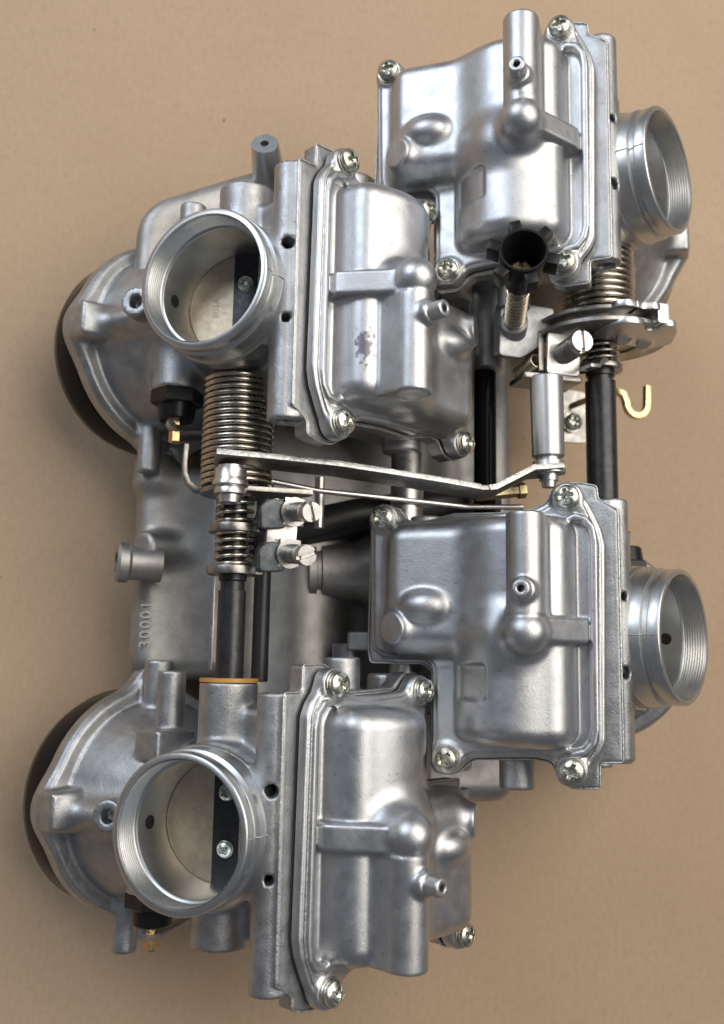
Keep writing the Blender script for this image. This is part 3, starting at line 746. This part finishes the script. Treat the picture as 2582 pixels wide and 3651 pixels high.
for hx, hz in ((4.3, 13.0), (14.5, 10.4)):
    put('cable_hole_glint', B().lathe([(-1.6, 3.3), (0.0, 3.4)], Rp(58.6, hx, hz), (0.1, -0.80, 0.6), 28).done('cable_hole_glint'), M['steel'], drum)  # nothing cut through; disc tilted to catch light, imitating a bright opening
add('small_spring', B().helix(Rp(60.5), (0, -1, 0), 7.2, 9.5, 4.2, 0.75).done('small_spring', 80), 'spring', 'small spring below the throttle drum')
rr_ = B().lathe([(0, 5.2), (0.3, 5.8), (3.6, 5.8), (3.8, 5.0), (5.6, 5.0), (5.8, 6.1), (66, 6.1)], Rp(49.6), (0, -1, 0), 44).cyl(Rp(100), Rp(48), 4.5)
add('throttle_rod', rr_.done('throttle_rod'), 'oxide', 'black rod joining the two right carburetors')
add('seal', B().lathe([(0, 4.9), (0, 10.3), (1.4, 10.3), (1.4, 4.9)], Rp(-17.8), (0, 1, 0), 56).done('seal_b'), 'orange', 'amber seal ring at the end of the right rod')
wsh = add('bracket_washer', prism(arc(0, 0, 9.0, -60, 215, 26) + [(-9.5, -2), (-4, -6)], 1.8, Rp(50.2), (1, 0, 0), (0, 0, 1), 0.25, 'bracket_washer'), 'dsteel', 'dark washer with a bent tab below the drum')
put('bent_tab', strip([Rp(49.6, -3, 7.5), Rp(49.4, -6.0, 9.5), Rp(47.6, -7.6, 10.5), Rp(45.6, -9.0, 11.5), Rp(45.0, -13.5, 13.0)], 7.0, 1.5, (0.3, 0, 0.9), 'bent_tab', 0.2), M['steel'], wsh)
ibr = add('idle_bracket', prism(round_poly([(0, 0), (14.5, 0), (14.5, 14), (10, 18.5), (0, 18.5)], 1.6, 3), 2.4, W(47.0, 44.3, 77), (1, 0.0, -0.05), (0, 1, 0.10), 0.5, 'idle_bracket'), 'steel', 'bent bracket carrying the slotted screw beside the drum')
put('bracket_side', prism(round_poly([(0, 0), (25, 0), (25, 16), (0, 16)], 1.0, 2), 2.2, W(38.0, 44.2, 62.5), (1, 0, 0), (0, 0, 1), 0.4, 'bracket_side'), M['dsteel'], ibr)
put('bracket_side', prism(round_poly([(0, 0), (14, 0), (14, 17), (0, 17)], 1.0, 2), 2.2, W(46.6, 45.0, 64), (0, 0, 1), (0, 1, 0), 0.4, 'bracket_side'), M['dsteel'], ibr)
put('screw_thread', B().helix(W(42.5, 48.0, 62), (0.1, 0.1, 1), 2.6, 15.0, 11, 0.55, 8, 20, 0.1).done('screw_thread', 80), M['gspring'], ibr)
slot_screw(ibr, W(54.3, 52.5, 62), W(54.5, 52.7, 95.5), 4.4, 0.05, L=4.5, lab='slotted idle screw with a thread')
put('screw_thread', B().helix(W(54.3, 52.5, 79), (0, 0, 1), 3.7, 12.0, 6.5, 0.72, 8, 24, 0.1).done('screw_thread', 80), M['dsteel'], ibr)
add('pivot_post', B().lathe([(0, 5.8), (0.6, 6.4), (31.5, 6.2), (32, 5.6), (32, 4.6), (33.5, 4.6), (33.6, 6.0), (36.4, 6.2), (37, 6.4), (38.2, 6.4), (38.2, 3.6), (41, 3.6), (41, 2.8), (43.5, 2.6), (43.5, 0)], W(44.2, 40.5, 85), (0.012, -1, 0), 48).done('pivot_post'), 'mach', 'bright upright post holding the right end of the bar')

# ------------------------------------------------------------------ idle knob
KA = Vector((-16.0, 7.0, 45.0)).normalized(); KB = Vector(W(31.5, 62.5, 84)); KT = Vector(W(15.3, 69.5, 130))
kb = B().lathe([(-22, 4.6), (-21.5, 5.2), (-12, 5.6), (-9.5, 7.2), (-8.5, 8.2), (-0.5, 8.6), (0, 8.3), (0, 7.5), (-0.6, 7.2), (-16, 6.6), (-16, 0)], KT, KA, 56).done('knob_body')
knob = add('idle_knob', kb, 'plastic', 'black six lugged idle adjuster knob standing beside the upper right bowl')
kx, ky, _ = frame(KA)
for i in range(6):
    t = math.radians(60 * i + 36)
    u = kx * math.cos(t) + ky * math.sin(t)
    put('lug', prism([(-2.3, -0.6), (2.3, -0.6), (2.0, 4.3), (-2.0, 4.3)], 7.2, KT - KA * 8.2 + u * 8.2, KA.cross(u) * -1, u, 0.5, 'lug') if (KA.cross(u) * -1).cross(u).dot(KA) > 0 else prism([(-2.3, -0.6), (2.3, -0.6), (2.0, 4.3), (-2.0, 4.3)], 7.2, KT - KA * 8.2 + u * 8.2, KA.cross(u), u, 0.5, 'lug'), M['plastic'], knob)
x_ = frame(KA)
slot_screw(knob, KT - KA * 24, KT - KA * 12.5, 3.4, 0.4, 'brass', L=3.5)
add('idle_spring', B().helix(KB, KA, 3.9, 22, 10, 0.55).done('idle_spring', 80), 'gspring', 'short golden spring under the black knob')
add('idle_rod', B().cyl(KB - KA * 8, KT - KA * 18, 2.7), 'dsteel') if False else add('idle_rod', B().cyl(KB - KA * 8, KT - KA * 18, 2.7).lathe([(0, 5.4), (8, 5.4), (8.6, 4.8), (8.6, 0)], KB - KA * 9, KA, 32).done('idle_rod'), 'body', 'socket and rod under the golden spring')
# web that carries the knob socket
add('knob_mount', prism(round_poly([(0, 0), (10, 0), (24, 10), (24, 22), (0, 22)], 2, 3), 6, W(27, 50.5, 72), (1, 0, -0.1), (0, 1, 0.1), 1.0, 'knob_mount'), 'body', 'grey web carrying the knob socket')

# ------------------------------------------------------------------ tubes and hoses
add('fuel_tube', B().lathe([(0, 6.4), (20, 6.4), (20.3, 6.6), (100, 6.6)], W(-2.0, 24, 53), (0, -1, 0), 48).done('fuel_tube'), 'steel', 'bright steel tube running down between the bowls')
add('vent_tube', B().cyl(W(32.7, 62, 50), W(32.6, -16, 50), 4.7), 'oxide') if False else add('vent_tube', B().cyl(W(32.7, 56, 50), W(32.6, -16, 50), 4.7).done('vent_tube'), 'cover', 'shiny black upright tube right of the upper left bowl')
add('tube_socket', B().lathe([(0, 5.0), (0.6, 6.0), (13, 6.3), (20, 8.5), (34, 8.5)], W(33.0, 51.5, 53), (0.02, 1, 0), 40).done('tube_socket'), 'body', 'grey socket above the shiny black tube')
hp = [W(-62, -22, 26), W(-48, -18, 28), (W(-35, -14.5, 31)), W(-18, -10, 32), W(-2, -7, 33), W(14, -4.5, 33), W(30, -2, 32), W(44, 0, 28)]
add('hose', B().tube(hp, 7.5, 24).done('hose'), 'rubber', 'thick black hose passing under the steel tube')
add('choke_rod', B().tube([W(-70, -3, 70), W(-40, -5.5, 62), W(-10, -6.5, 60), W(20, -8, 60), W(44, -7, 62)], 1.1, 12).done('choke_rod'), 'steel', 'thin bright rod below the flat bar')
add('choke_rod', B().tube([W(-37, 2, 50), W(-37, -18, 50)], 2.0, 12).done('choke_rod_b'), 'steel', 'short upright bright pin crossing the thin rod')
gz = B().cyl(W(22, -4.0, 66), W(42, -1.0, 66), 2.6, 0.4, 6).lathe([(0, 3.3), (3, 3.3)], W(40, -1.3, 66), (1, 0.15, 0), 6)
add('brass_fitting', gz.done('brass_fitting', 25), 'gold', 'small yellow hexagonal fitting behind the bar')
add('side_plate', prism([(0, 0), (74, 0), (74, 24), (0, 24)], 1.3, W(-75.3, -74, 20), (0, 1, 0), (-0.08, 0, 1), 0.2, 'side_plate'), 'steel', 'thin upright plate behind the left black rod')
add('choke_shaft', B().cyl(W(-57.5, 0, 43), W(-57.5, -78, 43), 3.3).done('choke_shaft'), 'rubber', 'thin black rod beside the left black rod')
add('spacer_tube', B().lathe([(0, 5.8), (0.4, 6.3), (26, 6.5)], W(-22.0, -62.5, 40), (0.06, -1, 0), 40).done('spacer_tube'), 'body', 'grey spacer tube below the lower right bowl ear')
add('spacer_tube', B().lathe([(0, 6.8), (0.4, 7.2), (34, 7.2)], W(9.0, -90, 30), (0, -1, 0), 40).done('spacer_tube_b'), 'body', 'grey spacer tube right of the lower left bowl')

# choke clip straps
for k in ('upper left', 'lower left'):
    p = [(-17.5, -40.5, -40.2), (-19.5, -41.2, -41.6), (-22.5, -42, -42.4), (-26.5, -42.5, -42.2), (-31, -43, -41.0), (-38, -44, -40.0), (-48, -46, -39)]
    me = strip(p, 6.0, 2.0, (0.45, 0.85, 0.1), 'choke_strap', 0.3)
    put('choke_strap', me, M['steel'], rack, CM[k], f'bent metal strap on the choke plunger of the {k} carburetor')

# ------------------------------------------------------------------ cable hook on the right
hk = [W(88, 50, 18), W(94, 51.5, 33), W(99, 52.5, 39), W(102.5, 51.0, 40), W(104.0, 47.5, 40)] + [W(109.2 + 5.2 * math.cos(t), 47.2 + 5.6 * math.sin(t), 40) for t in np.linspace(math.pi, 2 * math.pi, 12)] + [W(114.6, 51.0, 40), W(114.8, 56.0, 40)]
hook = add('cable_hook', strip(hk, 3.2, 2.9, (0, 0, 1), 'cable_hook', 0.5), 'gold', 'yellow plated hook right of the black rod')
put('hook_plate', prism(round_poly([(0, 0), (22, 0), (22, 24), (6, 26), (0, 20)], 4, 4), 2.0, W(76, 33, 14), (1, 0, 0.1), (0, 1, 0), 0.3, 'hook_plate'), M['dsteel'], hook)
put('hook_screw', ME['screw'], M['zinc'], hook, Matrix.Translation(Vector(W(88, 42, 18.0)) * S) @ Matrix.Rotation(math.radians(90), 4, 'X'))
